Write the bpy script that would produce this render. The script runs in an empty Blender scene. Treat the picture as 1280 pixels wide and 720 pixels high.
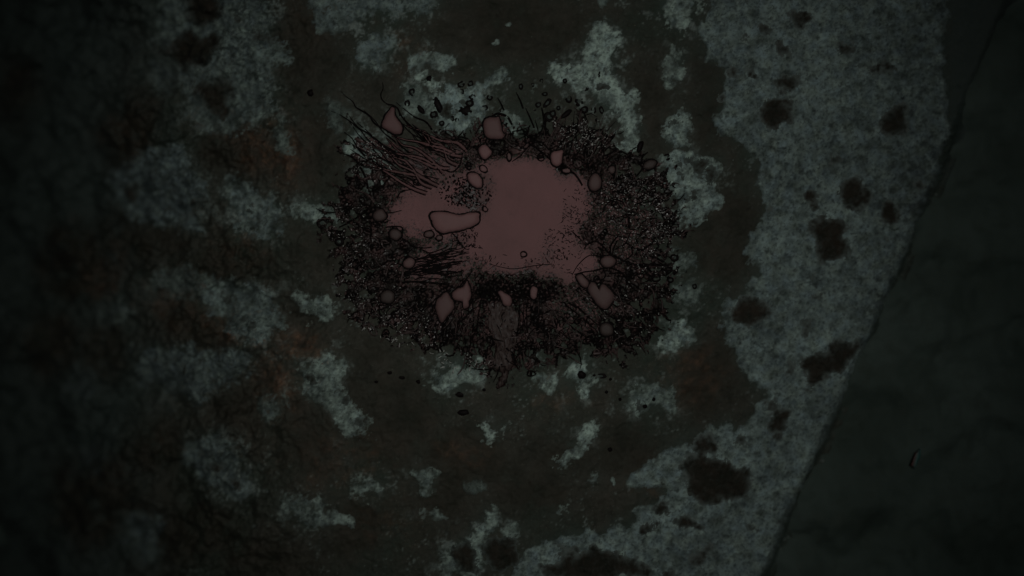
import bpy, math, random
import numpy as np
from mathutils import Vector
random.seed(7)
SC = bpy.context.scene
COL = SC.collection
R = math.radians

# ------------------------------------------------------------------ camera
CAM_H = 2.0
cd = bpy.data.cameras.new("camera")
cd.sensor_width = 36.0
cd.lens = 36.0 * CAM_H / 1.28
cd.clip_start = 0.01
cd.clip_end = 500
cd.dof.use_dof = True
cd.dof.focus_distance = CAM_H
cd.dof.aperture_fstop = 0.45
cam = bpy.data.objects.new("camera", cd)
cam.location = (0, 0, CAM_H)
COL.objects.link(cam)
SC.camera = cam

# ------------------------------------------------------------------ world, sun, exposure
SUN_EL, SUN_AZ = 82.0, 40.0          # high, a little to the upper right
w = bpy.data.worlds.new("World")
SC.world = w
w.use_nodes = True
nt = w.node_tree
bg = nt.nodes["Background"]
sky = nt.nodes.new("ShaderNodeTexSky")
sky.sky_type = 'NISHITA'
sky.sun_disc = False
sky.sun_elevation = R(SUN_EL)
sky.sun_rotation = R(SUN_AZ)
nt.links.new(sky.outputs[0], bg.inputs[0])
bg.inputs[1].default_value = 0.05
sd = bpy.data.lights.new("sun", 'SUN')
sd.energy = 2.0
sd.angle = R(22)
sd.color = (1.0, 0.985, 0.94)
so = bpy.data.objects.new("sun", sd)
dirv = Vector((math.sin(R(SUN_AZ)) * math.cos(R(SUN_EL)), math.cos(R(SUN_AZ)) * math.cos(R(SUN_EL)), math.sin(R(SUN_EL))))
so.rotation_euler = dirv.to_track_quat('Z', 'Y').to_euler()
so.location = dirv * 6
COL.objects.link(so)
SC.view_settings.view_transform = 'Standard'
SC.view_settings.look = 'None'
SC.view_settings.gamma = 1.0
SC.view_settings.use_curve_mapping = False
SC.view_settings.exposure = -0.62

# ------------------------------------------------------------------ number fields (1 unit = 1 mm on the stone)
X0, Y0, NX, NY = -160, -160, 1600, 1040
gx, gy = np.meshgrid(np.arange(NX) + X0, np.arange(NY) + Y0)
gx = gx.astype(np.float32)
gy = gy.astype(np.float32)
fy = np.fft.fftfreq(NY)[:, None]
fx = np.fft.rfftfreq(NX)[None, :]
FR = np.sqrt(fx * fx + fy * fy)

def noise(lam, seed, bw=0.5, lo=None, power=None):
    """smooth random field; lam = wavelength. power = 1/f field from lam down to lo"""
    rng = np.random.default_rng(seed)
    F = np.fft.rfft2(rng.standard_normal((NY, NX)))
    if power is None:
        f0 = 1.0 / lam
        g = np.exp(-((np.log(np.maximum(FR, 1e-6) / f0)) ** 2) / (2 * bw * bw))
    else:
        g = 1.0 / np.maximum(FR, 1.0 / lam) ** power
        if lo:
            g = g * np.exp(-(FR * lo) ** 2)
    g[0, 0] = 0
    n = np.fft.irfft2(F * g, s=(NY, NX))
    return (n / n.std()).astype(np.float32)

def sstep(a, b, v):
    t = np.clip((v - a) / (b - a), 0, 1)
    return t * t * (3 - 2 * t)

def blur(a, s):
    """gaussian blur by separable convolution"""
    if s <= 0:
        return a
    k = int(max(1, math.ceil(3 * s)))
    ker = np.exp(-0.5 * (np.arange(-k, k + 1) / s) ** 2)
    ker /= ker.sum()
    for ax in (0, 1):
        p = [(0, 0), (0, 0)]
        p[ax] = (k, k)
        b = np.pad(a, p, mode='edge')
        out = np.zeros_like(a)
        n = a.shape[ax]
        for i, kv in enumerate(ker):
            out += kv * (b[i:i + n] if ax == 0 else b[:, i:i + n])
        a = out
    return a

def inpoly(px, py, poly):
    res = np.zeros(px.shape, bool)
    n = len(poly)
    for i in range(n):
        xa, ya = poly[i]
        xb, yb = poly[(i + 1) % n]
        if ya == yb:
            continue
        c = ((ya > py) != (yb > py)) & (px < (xb - xa) * (py - ya) / (yb - ya) + xa)
        res ^= c
    return res

def samp(a, px, py):
    """bilinear lookup, mirrored outside the field"""
    x = np.asarray(px, np.float32) - X0
    y = np.asarray(py, np.float32) - Y0
    x = np.abs(x); y = np.abs(y)
    x = (NX - 1.001) - np.abs((NX - 1.001) - x)
    y = (NY - 1.001) - np.abs((NY - 1.001) - y)
    x = np.clip(x, 0, NX - 1.001); y = np.clip(y, 0, NY - 1.001)
    i = x.astype(int); j = y.astype(int)
    u = x - i; v = y - j
    return (a[j, i] * (1 - u) * (1 - v) + a[j, i + 1] * u * (1 - v) + a[j + 1, i] * (1 - u) * v + a[j + 1, i + 1] * u * v)

WX = noise(40, 11) * 4 + noise(14, 12) * 2.6 + noise(6, 13) * 1.3
WY = noise(40, 14) * 4 + noise(14, 15) * 2.6 + noise(6, 16) * 1.3
FINE = noise(60, 21, power=1.0, lo=1.2)
SPECK = noise(7, 22, 0.45)
BLOT = noise(26, 23, 0.5)
LUMP = noise(70, 24, 0.45)
CLOUD = noise(170, 25, 0.5)
FB = noise(90, 26, power=1.55, lo=0.8)
FB2 = noise(34, 27, power=1.35, lo=0.8)
FB3 = noise(200, 28, power=1.5, lo=0.8)

def pmask(poly, soft=2.5, warp=1.0, pad=26):
    """soft mask of a polygon with a ragged edge; returns (array, y0, x0) on the field"""
    xs = [p[0] for p in poly]; ys = [p[1] for p in poly]
    xa = int(max(0, min(xs) - pad - X0)); xb = int(min(NX, max(xs) + pad - X0))
    ya = int(max(0, min(ys) - pad - Y0)); yb = int(min(NY, max(ys) + pad - Y0))
    sl = (slice(ya, yb), slice(xa, xb))
    m = inpoly(gx[sl] + WX[sl] * warp, gy[sl] + WY[sl] * warp, poly).astype(np.float32)
    return blur(m, soft), sl

def ell(cx, cy, rx, ry=None, rot=0, n=14):
    ry = rx if ry is None else ry
    c, s = math.cos(R(rot)), math.sin(R(rot))
    return [(cx + rx * math.cos(t) * c - ry * math.sin(t) * s, cy + rx * math.cos(t) * s + ry * math.sin(t) * c)
            for t in [2 * math.pi * k / n for k in range(n)]]

def field(items, soft, warp=1.0):
    """max-combined weighted polygons over the whole field"""
    a = np.zeros((NY, NX), np.float32)
    for poly, v in items:
        m, sl = pmask(poly, soft, warp, int(26 + 3 * soft))
        a[sl] = np.maximum(a[sl], m * v)
    return a

# ------------------------------------------------------------------ mesh helpers
def obj(name, me, mat=None, parent=None):
    o = bpy.data.objects.new(name, me)
    COL.objects.link(o)
    if mat:
        for m in (mat if isinstance(mat, (list, tuple)) else [mat]):
            me.materials.append(m)
    if parent:
        o.parent = parent
    return o

def tag(o, label=None, cat=None, group=None, kind=None):
    for k, v in (('label', label), ('category', cat), ('group', group), ('kind', kind)):
        if v:
            o[k] = v
    return o

def empty(name, loc=(0, 0, 0)):
    o = bpy.data.objects.new(name, None)
    o.empty_display_size = 0.05
    o.location = loc
    COL.objects.link(o)
    return o

def raw_mesh(name, V, F, attrs=None, smooth=True, midx=None):
    """V (n,3), F (m,4) quads or (m,3) tris"""
    me = bpy.data.meshes.new(name)
    V = np.ascontiguousarray(V, np.float32)
    F = np.ascontiguousarray(F, np.int32)
    k = F.shape[1]
    me.vertices.add(len(V))
    me.vertices.foreach_set('co', V.ravel())
    me.loops.add(F.size)
    me.loops.foreach_set('vertex_index', F.ravel())
    me.polygons.add(len(F))
    me.polygons.foreach_set('loop_start', np.arange(len(F), dtype=np.int32) * k)
    me.polygons.foreach_set('use_smooth', np.full(len(F), smooth))
    if midx is not None:
        me.polygons.foreach_set('material_index', np.asarray(midx, np.int32))
    for an, av in (attrs or {}).items():
        at = me.attributes.new(an, 'FLOAT', 'POINT')
        at.data.foreach_set('value', np.ascontiguousarray(av, np.float32).ravel())
    me.update(calc_edges=True)
    return me

def to_world(px, py, z):
    """a point of the place from where it shows in the photograph and its height"""
    s = (CAM_H - z) / CAM_H / 1000.0
    return (px - 640.0) * s, (360.0 - py) * s

def grid_mesh(name, px, py, z, valid=None, attrs=None):
    """sheet from 2-D arrays; faces only where all four corners are valid"""
    h, wd = px.shape
    x, y = to_world(px, py, z)
    idx = np.arange(h * wd).reshape(h, wd)
    q = np.stack([idx[1:, :-1], idx[1:, 1:], idx[:-1, 1:], idx[:-1, :-1]], -1).reshape(-1, 4)
    V = np.stack([x, y, z], -1).reshape(-1, 3)
    if valid is not None:
        v = valid.ravel()
        q = q[v[q].all(1)]
        used = np.zeros(h * wd, bool); used[q.ravel()] = True
        remap = np.cumsum(used) - 1
        q = remap[q]
        V = V[used]
        attrs = {k: a.ravel()[used] for k, a in (attrs or {}).items()}
    return raw_mesh(name, V, q, attrs)

class Tubes:
    """tapered tubes gathered into one mesh (one strand, or many for 'stuff')"""
    def __init__(self): self.V = []; self.F = []; self.n = 0
    def add(self, pts, rad, sides=5, closed=False, flat=0.8):
        P = np.asarray(pts, float)
        n = len(P)
        if closed:
            T = np.roll(P, -1, 0) - np.roll(P, 1, 0)
        else:
            T = np.gradient(P, axis=0)
        T[:, 2] = 0
        T /= np.maximum(np.linalg.norm(T, axis=1), 1e-9)[:, None]
        S = np.stack([-T[:, 1], T[:, 0], 0 * T[:, 0]], -1)
        rad = np.broadcast_to(rad, (n,))
        a = np.arange(sides) * 2 * np.pi / sides + np.pi / 2
        ring = P[:, None, :] + S[:, None, :] * (np.cos(a)[None, :, None] * rad[:, None, None])
        ring[:, :, 2] += np.sin(a)[None, :] * rad[:, None] * flat
        self.V.append(ring.reshape(-1, 3))
        m = n if closed else n - 1
        i = np.arange(m)[:, None]; k = np.arange(sides)[None, :]
        k2 = (k + 1) % sides; i2 = (i + 1) % n
        f = np.stack([i * sides + k, i2 * sides + k, i2 * sides + k2, i * sides + k2], -1).reshape(-1, 4)
        self.F.append(f + self.n)
        self.n += n * sides
    def mesh(self, name):
        return raw_mesh(name, np.concatenate(self.V), np.concatenate(self.F))

def smooth_line(pts, step=2.0, closed=False):
    """Catmull-Rom through the points, resampled"""
    P = [np.array(p, float) for p in pts]
    n = len(P)
    out = []
    segs = n if closed else n - 1
    for i in range(segs):
        g = (lambda k: P[k % n]) if closed else (lambda k: P[min(max(k, 0), n - 1)])
        p0, p1, p2, p3 = g(i - 1), g(i), g(i + 1), g(i + 2)
        m = max(2, int(np.linalg.norm(p2 - p1) / step))
        for t in np.arange(m) / m:
            out.append(0.5 * ((2 * p1) + (-p0 + p2) * t + (2 * p0 - 5 * p1 + 4 * p2 - p3) * t * t + (-p0 + 3 * p1 - 3 * p2 + p3) * t ** 3))
    if not closed:
        out.append(P[-1])
    return np.array(out)

# ------------------------------------------------------------------ materials
class N:
    """small node-tree writer"""
    def __init__(self, name):
        self.m = bpy.data.materials.new(name)
        self.m.use_nodes = True
        self.t = self.m.node_tree
        self.b = self.t.nodes["Principled BSDF"]
        self.o = self.t.nodes.new("ShaderNodeTexCoord").outputs["Object"]
    def node(self, ty, ins=None, **kw):
        n = self.t.nodes.new(ty)
        for k, v in kw.items():
            setattr(n, k, v)
        for k, v in (ins or {}).items():
            if hasattr(v, 'is_linked') or isinstance(v, bpy.types.NodeSocket):
                self.t.links.new(v, n.inputs[k])
            else:
                n.inputs[k].default_value = v
        return n
    def attr(self, name):
        return self.node("ShaderNodeAttribute", attribute_name=name).outputs["Fac"]
    def noise(self, scale, detail=4, rough=0.6, dist=0):
        return self.node("ShaderNodeTexNoise", {"Vector": self.o, "Scale": scale, "Detail": detail, "Roughness": rough, "Distortion": dist}).outputs["Fac"]
    def ramp(self, v, a, b, lo=0.0, hi=1.0):
        return self.node("ShaderNodeMapRange", {"Value": v, "From Min": a, "From Max": b, "To Min": lo, "To Max": hi}).outputs[0]
    def mix(self, f, a, b):
        n = self.node("ShaderNodeMix", data_type='RGBA')
        for s, v in ((n.inputs[0], f), (n.inputs[6], a), (n.inputs[7], b)):
            if isinstance(v, bpy.types.NodeSocket): self.t.links.new(v, s)
            else: s.default_value = v if not isinstance(v, tuple) else (*v, 1)
        return n.outputs[2]
    def math(self, op, a, b=0.0):
        n = self.node("ShaderNodeMath", operation=op)
        for s, v in ((n.inputs[0], a), (n.inputs[1], b)):
            if isinstance(v, bpy.types.NodeSocket): self.t.links.new(v, s)
            else: s.default_value = v
        return n.outputs[0]
    def done(self, col, rough, spec=0.3, bump=None, dist=0.002, strength=0.6):
        for k, v in (("Base Color", col), ("Roughness", rough), ("Specular IOR Level", spec)):
            if isinstance(v, bpy.types.NodeSocket): self.t.links.new(v, self.b.inputs[k])
            else: self.b.inputs[k].default_value = (*v, 1) if isinstance(v, tuple) else v
        if bump is not None:
            bn = self.node("ShaderNodeBump", {"Height": bump, "Strength": strength, "Distance": dist})
            self.t.links.new(bn.outputs[0], self.b.inputs["Normal"])
        return self.m

def stone_colour(k):
    c = k.mix(k.ramp(k.noise(26, 5, 0.6), 0.35, 0.68), (0.038, 0.041, 0.031), (0.063, 0.063, 0.050))
    c = k.mix(k.ramp(k.noise(7, 3), 0.45, 0.62), c, (0.036, 0.050, 0.038))
    c = k.mix(k.math('MULTIPLY', k.ramp(k.noise(140, 5, 0.75), 0.46, 0.66), 0.55), c, (0.024, 0.024, 0.017))
    grain = k.ramp(k.noise(360, 3, 0.6), 0.60, 0.76)
    c = k.mix(k.math('MULTIPLY', grain, 0.6), c, (0.15, 0.14, 0.115))
    c = k.mix(k.math('MULTIPLY', k.attr("algae"), k.ramp(k.noise(34, 5, 0.7), 0.3, 0.66)), c, (0.052, 0.078, 0.066))
    c = k.mix(k.attr("dust"), c, k.mix(k.ramp(k.noise(130, 4, 0.7), 0.4, 0.62), (0.22, 0.275, 0.25), (0.070, 0.092, 0.082)))
    c = k.mix(k.math('MULTIPLY', k.attr("low"), 0.85), c, (0.048, 0.068, 0.062))
    c = k.mix(k.math('MULTIPLY', k.attr("dark"), 0.9), c, k.mix(k.ramp(k.noise(33, 4, 0.65), 0.35, 0.7), (0.019, 0.021, 0.014), (0.048, 0.044, 0.033)))
    rust = k.math('MULTIPLY', k.attr("rust"), k.ramp(k.noise(60, 5, 0.7), 0.34, 0.66))
    rc = k.mix(k.ramp(k.noise(90, 3), 0.42, 0.62), (0.090, 0.043, 0.026), (0.25, 0.130, 0.072))
    return k.mix(rust, c, rc)

k = N("dark_stone")
M_STONE = k.done(stone_colour(k), k.ramp(k.noise(40), 0.3, 0.7, 0.55, 0.85), 0.25, k.noise(240, 6, 0.7), 0.004, 0.6)

k = N("pale_lichen")
tone = k.attr("tone")
g = k.mix(tone, (0.055, 0.072, 0.064), (0.46, 0.60, 0.53))
bl = k.mix(tone, (0.05, 0.066, 0.072), (0.32, 0.44, 0.445))
c = k.mix(k.attr("blue"), g, bl)
mot = k.ramp(k.noise(75, 6, 0.75), 0.44, 0.64)
c = k.mix(k.math('MULTIPLY', mot, 0.55), c, (0.06, 0.082, 0.072))
spk = k.ramp(k.noise(190, 5, 0.7), 0.50, 0.64)
c = k.mix(k.math('MULTIPLY', spk, 0.6), c, (0.035, 0.045, 0.042))
dust = k.ramp(k.noise(700, 2), 0.64, 0.74)
c = k.mix(k.math('MULTIPLY', dust, 0.35), c, (0.45, 0.5, 0.46))
thin = k.math('ADD', k.attr("cover"), k.math('MULTIPLY', k.math('SUBTRACT', k.noise(120, 5, 0.7), 0.5), 0.9))
c = k.mix(k.ramp(thin, 0.20, 0.92), stone_colour(k), c)
M_LICHEN = k.done(c, 0.8, 0.2, k.noise(420, 6, 0.75), 0.003, 0.7)

k = N("dark_mould")
c = k.mix(k.ramp(k.noise(60, 5, 0.65), 0.35, 0.65), (0.018, 0.020, 0.014), (0.036, 0.032, 0.024))
c = k.mix(k.math('MULTIPLY', k.ramp(k.noise(22, 3), 0.55, 0.7), 0.35), c, (0.05, 0.030, 0.020))
edge = k.math('ADD', k.attr("cover"), k.math('MULTIPLY', k.math('SUBTRACT', k.noise(150, 4, 0.7), 0.5), 0.5))
c = k.mix(k.ramp(edge, 0.40, 1.0), k.mix(k.attr("pale"), (0.075, 0.095, 0.085), (0.125, 0.155, 0.143)), c)
M_MOULD = k.done(c, 0.8, 0.2, k.noise(300, 5, 0.7), 0.004, 0.7)

k = N("maroon_skin")
c = k.mix(k.ramp(k.noise(9, 3), 0.35, 0.65), (0.158, 0.080, 0.080), (0.198, 0.095, 0.097))
c = k.mix(k.ramp(k.noise(900, 2), 0.5, 0.75, 0, 0.5), c, (0.13, 0.066, 0.066))
c = k.mix(k.attr("dull"), c, (0.050, 0.036, 0.032))
c = k.mix(k.attr("line"), c, (0.012, 0.006, 0.006))
M_POOL = k.done(c, k.ramp(k.attr("line"), 0, 1, 0.62, 0.35), 0.22, k.noise(600, 3), 0.0006, 0.25)

k = N("blister_skin")
c = k.mix(k.ramp(k.noise(40, 3), 0.3, 0.7), (0.180, 0.098, 0.098), (0.205, 0.110, 0.110))
info = k.node("ShaderNodeObjectInfo").outputs["Random"]
c = k.mix(k.attr("dull"), c, (0.052, 0.040, 0.036))
M_BLISTER = k.done(c, 0.6, 0.2)

k = N("black_crust")
c = k.mix(k.attr("line"), k.mix(k.attr("mar"), (0.020, 0.017, 0.015), (0.135, 0.075, 0.073)), (0.005, 0.004, 0.0038))
M_CRUST = k.done(c, k.ramp(k.attr("glint"), 0, 1, 0.6, 0.17), k.math('MULTIPLY', k.ramp(k.attr("glint"), 0, 1, 0.08, 0.75), k.math('SUBTRACT', 1.0, k.math('MULTIPLY', k.attr("line"), 0.85))))

k = N("black_residue")
M_BLACK = k.done(k.mix(k.ramp(k.noise(150), 0.4, 0.7), (0.005, 0.0038, 0.0038), (0.010, 0.007, 0.007)), 0.5, 0.04)
k = N("dried_strand")
M_STRAND = k.done(k.mix(k.ramp(k.noise(150), 0.4, 0.7), (0.038, 0.028, 0.026), (0.085, 0.056, 0.053)), 0.42, 0.2)
k = N("painted_glint")
M_GLINT = k.done(k.mix(k.ramp(k.noise(200), 0.35, 0.7), (0.24, 0.25, 0.23), (0.70, 0.72, 0.68)), 0.3, 0.6)  # bright base colour standing in for glints

k = N("damp_soil")
c = k.mix(k.ramp(k.noise(7, 5, 0.6), 0.35, 0.68), (0.040, 0.058, 0.048), (0.070, 0.098, 0.086))
c = k.mix(k.ramp(k.noise(45, 4, 0.65), 0.5, 0.7, 0, 0.6), c, (0.045, 0.06, 0.048))
M_SOIL = k.done(c, 0.8, 0.2, k.noise(60, 6, 0.7), 0.004, 0.5)
k = N("light_blocker_surface")
M_BLOCKER = k.done(k.mix(k.ramp(k.noise(6, 5), 0.35, 0.65), (0.05, 0.06, 0.052), (0.09, 0.10, 0.09)), 0.9, 0.1, k.noise(14, 6, 0.7), 0.02, 0.8)
k = N("iridescent_glass")
c = k.mix(k.ramp(k.node("ShaderNodeSeparateXYZ", {"Vector": k.o}).outputs[0], -0.004, 0.004), (0.13, 0.045, 0.042), (0.05, 0.16, 0.15))
M_GLASS = k.done(c, 0.5, 0.15)

# ------------------------------------------------------------------ the stone's shape
GROUND_Z = -0.30
ex = np.interp(gy[:, 0], [-200, 0, 100, 200, 440, 690, 900], [1330, 1256, 1216, 1176, 1073, 962, 868]).astype(np.float32)[:, None]
EDGE = (gx - ex) * 0.92 + noise(12, 32) * 0.4   # > 0 beyond the edge
H = np.zeros((NY, NX), np.float32)
dl = np.clip((400 - gx + FB * 14 + CLOUD * 14) / 460, 0, 1.5)
H -= 0.30 * dl ** 1.55
H -= 0.035 * sstep(-300, 0, EDGE) + 0.03 * sstep(480, 760, gy) * sstep(700, 400, gx)
rough = 0.25 + 0.75 * sstep(470, 250, gx)
H += FB3 * 0.009 * rough * sstep(480, 300, gx) + FB * (0.0008 + 0.0050 * rough * sstep(520, 300, gx)) * (1 - 0.4 * sstep(850, 950, gx)) + FINE * 0.0009
H -= 0.022 * sstep(-5, 14, EDGE) + 0.3 * sstep(14, 80, EDGE)
HS = H.copy()

# ------------------------------------------------------------------ setting: ground, and an added light-blocking shaft
def axis(lo, hi, step, far, nfar):
    a = np.arange(lo, hi + step, step)
    g1 = lo - np.geomspace(step * 2, lo - far[0], nfar)[::-1]
    g2 = hi + np.geomspace(step * 2, far[1] - hi, nfar)
    return np.concatenate([g1, a, g2])
ax = axis(-260, 1540, 6, (-30000, 30000), 14)
ay = axis(-460, 1180, 6, (-30000, 30000), 14)
px, py = np.meshgrid(ax, ay)
zg = GROUND_Z + 0.25 * sstep(700, 960, px) * sstep(3000, 1500, px) + samp(FB3, px, py) * 0.005 + samp(FB, px * 0.9 + 60, py) * 0.0025 + samp(CLOUD, px, py) * 0.005
crack = np.exp(-(samp(noise(120, 41, 0.35), px, py) / 0.09) ** 2) * sstep(0.2, 1.0, samp(CLOUD, px * 1.3, py))
zg -= crack * 0.012
x, y = (px - 640) / 1000 * 1.15, (360 - py) / 1000 * 1.15
idx = np.arange(px.size).reshape(px.shape)
q = np.stack([idx[1:, :-1], idx[1:, 1:], idx[:-1, 1:], idx[:-1, :-1]], -1).reshape(-1, 4)
tag(obj("ground", raw_mesh("ground", np.stack([x, y, zg], -1).reshape(-1, 3), q), M_SOIL),
    "dark damp bare ground lying below the lichen covered stone on both sides", "ground", kind='structure')

SHAFT_R, SHAFT_TOP = 1.05, 3.1
NECK_R = 0.47
NECK_X = dirv.x / dirv.z * SHAFT_TOP - 0.05
NECK_Y = dirv.y / dirv.z * SHAFT_TOP + 0.03
def shaft():  # added, out of view: its narrow neck keeps light off the outer stone
    nseg, nz = 96, 40
    V = []; F = []
    rng = np.random.default_rng(5)
    for side, rad in ((0, SHAFT_R), (1, SHAFT_R + 0.25)):
        for j in range(nz + 1):
            z = GROUND_Z - 0.1 + (SHAFT_TOP - GROUND_Z + 0.1) * j / nz
            for i in range(nseg):
                a = 2 * math.pi * i / nseg
                u = sstep(1.9, SHAFT_TOP, z)                          # narrows to a neck, leaning a little
                r = (rad + rng.normal(0, 0.012)) * (1 - u) + (NECK_R + (0.25 if side else 0) + rng.normal(0, 0.02)) * u
                V.append((r * math.cos(a) + NECK_X * u, r * math.sin(a) + NECK_Y * u, z))
    def vi(s, j, i): return s * (nz + 1) * nseg + j * nseg + i % nseg
    for j in range(nz):
        for i in range(nseg):
            F.append((vi(0, j, i + 1), vi(0, j, i), vi(0, j + 1, i), vi(0, j + 1, i + 1)))
            F.append((vi(1, j, i), vi(1, j, i + 1), vi(1, j + 1, i + 1), vi(1, j + 1, i)))
    for i in range(nseg):
        F.append((vi(0, nz, i), vi(1, nz, i), vi(1, nz, i + 1), vi(0, nz, i + 1)))
    tag(obj("light_blocker_shaft", raw_mesh("light_blocker_shaft", np.array(V), np.array(F)), M_BLOCKER),
        "added unseen light blocking shaft with an open neck around the stone", "light blocker", kind='structure')
shaft()

# ------------------------------------------------------------------ what grows on the stone
PALE = [  # outline, brightness, bluishness
    ([(733,30),(745,25),(765,28),(780,48),(772,62),(757,75),(752,90),(770,98),(778,112),(790,110),(797,118),(795,135),(800,150),(804,180),(798,193),(785,190),(776,170),(774,150),(765,135),(745,130),(735,115),(715,107),(700,102),(683,88),(680,75),(690,73),(705,86),(725,78),(738,62),(735,45)], .74, .15),
    ([(833,-30),(862,-30),(874,15),(864,30),(852,40),(845,30),(830,36),(825,28),(834,15)], .5, .1),
    ([(829,64),(845,64),(853,72),(848,88),(847,116),(835,119),(832,100),(835,88),(826,83),(836,78)], .5, .1),
    ([(853,124),(862,150),(868,170),(862,186),(845,182),(827,184),(825,172),(834,160),(825,148),(832,136),(842,147)], .62, .3),
    ([(830,193),(850,188),(880,198),(902,203),(892,225),(902,250),(885,268),(864,282),(848,270),(838,240),(828,215)], .58, .4),
    ([(838,310),(862,318),(884,333),(865,343),(843,337)], .3, .2),
    ([(826,415),(845,405),(870,398),(872,412),(856,430),(835,442),(823,428)], .6, .3),
    ([(785,497),(800,485),(815,476),(835,478),(850,490),(846,514),(825,511),(800,517),(785,514)], .46, .15),
    ([(602,533),(618,529),(635,534),(637,550),(620,555),(603,551)], .72, .15),
    ([(735,518),(749,524),(751,536),(736,556),(729,571),(712,582),(690,594),(681,586),(699,570),(714,560),(725,545)], .55, .1),
    ([(690,641),(704,630),(716,626),(718,637),(701,646),(692,657)], .6, .1),
    ([(735,597),(752,596),(760,602),(745,606)], .35, .1),
    ([(612,622),(619,640),(616,665),(600,680),(608,700),(600,722),(556,722),(543,700),(548,690),(570,685),(585,668),(605,655)], .45, .1),
    ([(635,648),(656,654),(662,665),(645,677),(628,666)], .32, .1),
    ([(428,600),(470,598),(484,608),(456,624),(438,616)], .42, .1),
    ([(516,627),(540,629),(557,645),(552,654),(530,647)], .42, .1),
    ([(396,622),(420,635),(447,655),(442,667),(410,652),(388,642)], .38, .1),
    ([(513,600),(535,589),(550,595),(546,611),(530,620),(513,611)], .38, .1),
    ([(713,457),(728,449),(741,460),(742,478),(731,491),(712,482),(690,488),(668,492),(670,483),(700,472)], .68, .15),
    ([(656,466),(672,462),(690,470),(688,480),(668,482)], .36, .1),
    ([(522,94),(540,93),(549,106),(547,118),(536,104),(524,101)], 1.0, .05),
    ([(503,110),(525,104),(541,114),(549,140),(530,152),(509,147),(498,130)], .42, .05),
    ([(550,102),(575,108),(602,108),(607,130),(602,152),(570,164),(543,158),(550,130)], .5, .7),
    ([(378,-30),(420,-30),(470,-30),(546,-30),(547,14),(500,20),(490,27),(470,15),(445,25),(432,42),(400,44),(388,30)], .34, .6),
    ([(453,50),(480,38),(502,50),(502,66),(486,76),(475,87),(455,82),(441,70)], .38, .7),
    ([(514,63),(550,69),(572,74),(577,86),(560,92),(530,90),(511,82)], .40, .3),
    ([(561,76),(568,73),(575,77),(570,82),(562,81)], .95, .1),
    ([(593,96),(620,84),(637,89),(626,103),(605,110)], .40, .4),
    (ell(621, 53, 6, 4), .5, .2), (ell(647, 17, 3, 5), .45, .2), (ell(664, 47, 4, 3), .4, .2), (ell(667, 116, 3, 6), .28, .1), (ell(752, 0, 9, 6), .35, .2),
    ([(210,-30),(340,-30),(344,30),(336,50),(353,58),(364,78),(346,86),(339,105),(351,137),(330,152),(300,167),(275,167),(245,162),(228,140),(223,115),(213,90),(200,70),(190,45)], .42, .45),
    ([(350,140),(366,168),(372,195),(352,200),(340,175),(338,150)], .24, .0),
    ([(185,60),(220,66),(240,90),(222,112),(196,112),(176,98)], .22, .4),
    ([(136,230),(163,190),(200,180),(225,183),(241,210),(262,228),(259,250),(246,256),(257,290),(251,302),(215,282),(170,272),(136,262)], .40, .85),
    ([(277,224),(310,227),(337,240),(352,262),(352,286),(341,300),(320,292),(293,276),(278,250)], .50, .6),
    ([(363,255),(385,248),(397,261),(424,258),(424,277),(400,282),(368,277)], .42, .2),
    ([(243,356),(280,344),(300,351),(332,358),(348,378),(359,395),(353,417),(325,428),(300,428),(288,410),(263,392),(248,376)], .46, .5),
    ([(373,370),(400,363),(419,380),(413,403),(390,398),(368,386)], .40, .1),
    ([(158,430),(215,435),(260,434),(328,431),(312,472),(266,492),(241,513),(218,492),(172,482)], .36, .7),
    ([(318,500),(350,488),(363,510),(352,533),(323,527)], .30, .1),
    ([(368,470),(395,443),(422,443),(433,465),(422,490),(442,508),(463,520),(468,547),(440,548),(418,527),(399,502),(378,492)], .44, .1),
    ([(228,560),(270,538),(292,560),(313,590),(318,617),(296,631),(274,612),(238,592)], .38, .7),
    ([(338,604),(370,625),(411,640),(423,657),(395,663),(358,637)], .32, .2),
    ([(150,650),(180,636),(208,642),(204,704),(158,704)], .24, .7),
    ([(180,342),(240,330),(277,350),(262,372),(228,374),(190,366)], .24, .1),
    ([(120,380),(150,372),(168,395),(150,412),(126,404)], .2, .2),
    ([(428,150),(452,163),(474,190),(494,212),(482,229),(450,214),(433,192)], .5, .35),
    ([(538,470),(560,458),(604,452),(608,470),(562,487),(543,492)], .5, .1),
    ([(625,145),(640,140),(655,150),(652,165),(635,168)], .42, .1),
    ([(838,352),(872,349),(882,365),(860,377),(842,372)], .22, .1),
    ([(395,128),(420,118),(436,130),(432,160),(418,180),(404,160)], .2, .1),
    ([(520,470),(540,465),(548,485),(530,492)], .3, .1),
    ([(575,600),(600,596),(612,612),(592,622)], .14, .0),
    ([(80,470),(110,455),(128,480),(108,505),(84,498)], .17, .7),
    ([(90,560),(122,548),(140,572),(120,596),(92,590)], .15, .7),
]
for x_, y_ in [(342,139),(388,457),(334,371),(886,243),(862,217),(742,526),(841,611),(391,577),(636,28),(916,202),(870,352),(942,346),(929,372),(948,372),(376,360),(245,247),(268,275),(322,203),(205,362),(695,520),(689,585),(575,118),(598,122),(660,470),(820,495),(788,512),(770,600),(905,640),(760,330)]:
    PALE.append((ell(x_, y_, 3.4, 2.2, (x_ * 37) % 180, 9), 1.05, .15))  # glints on the lichen, painted as tiny bright patches
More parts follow.
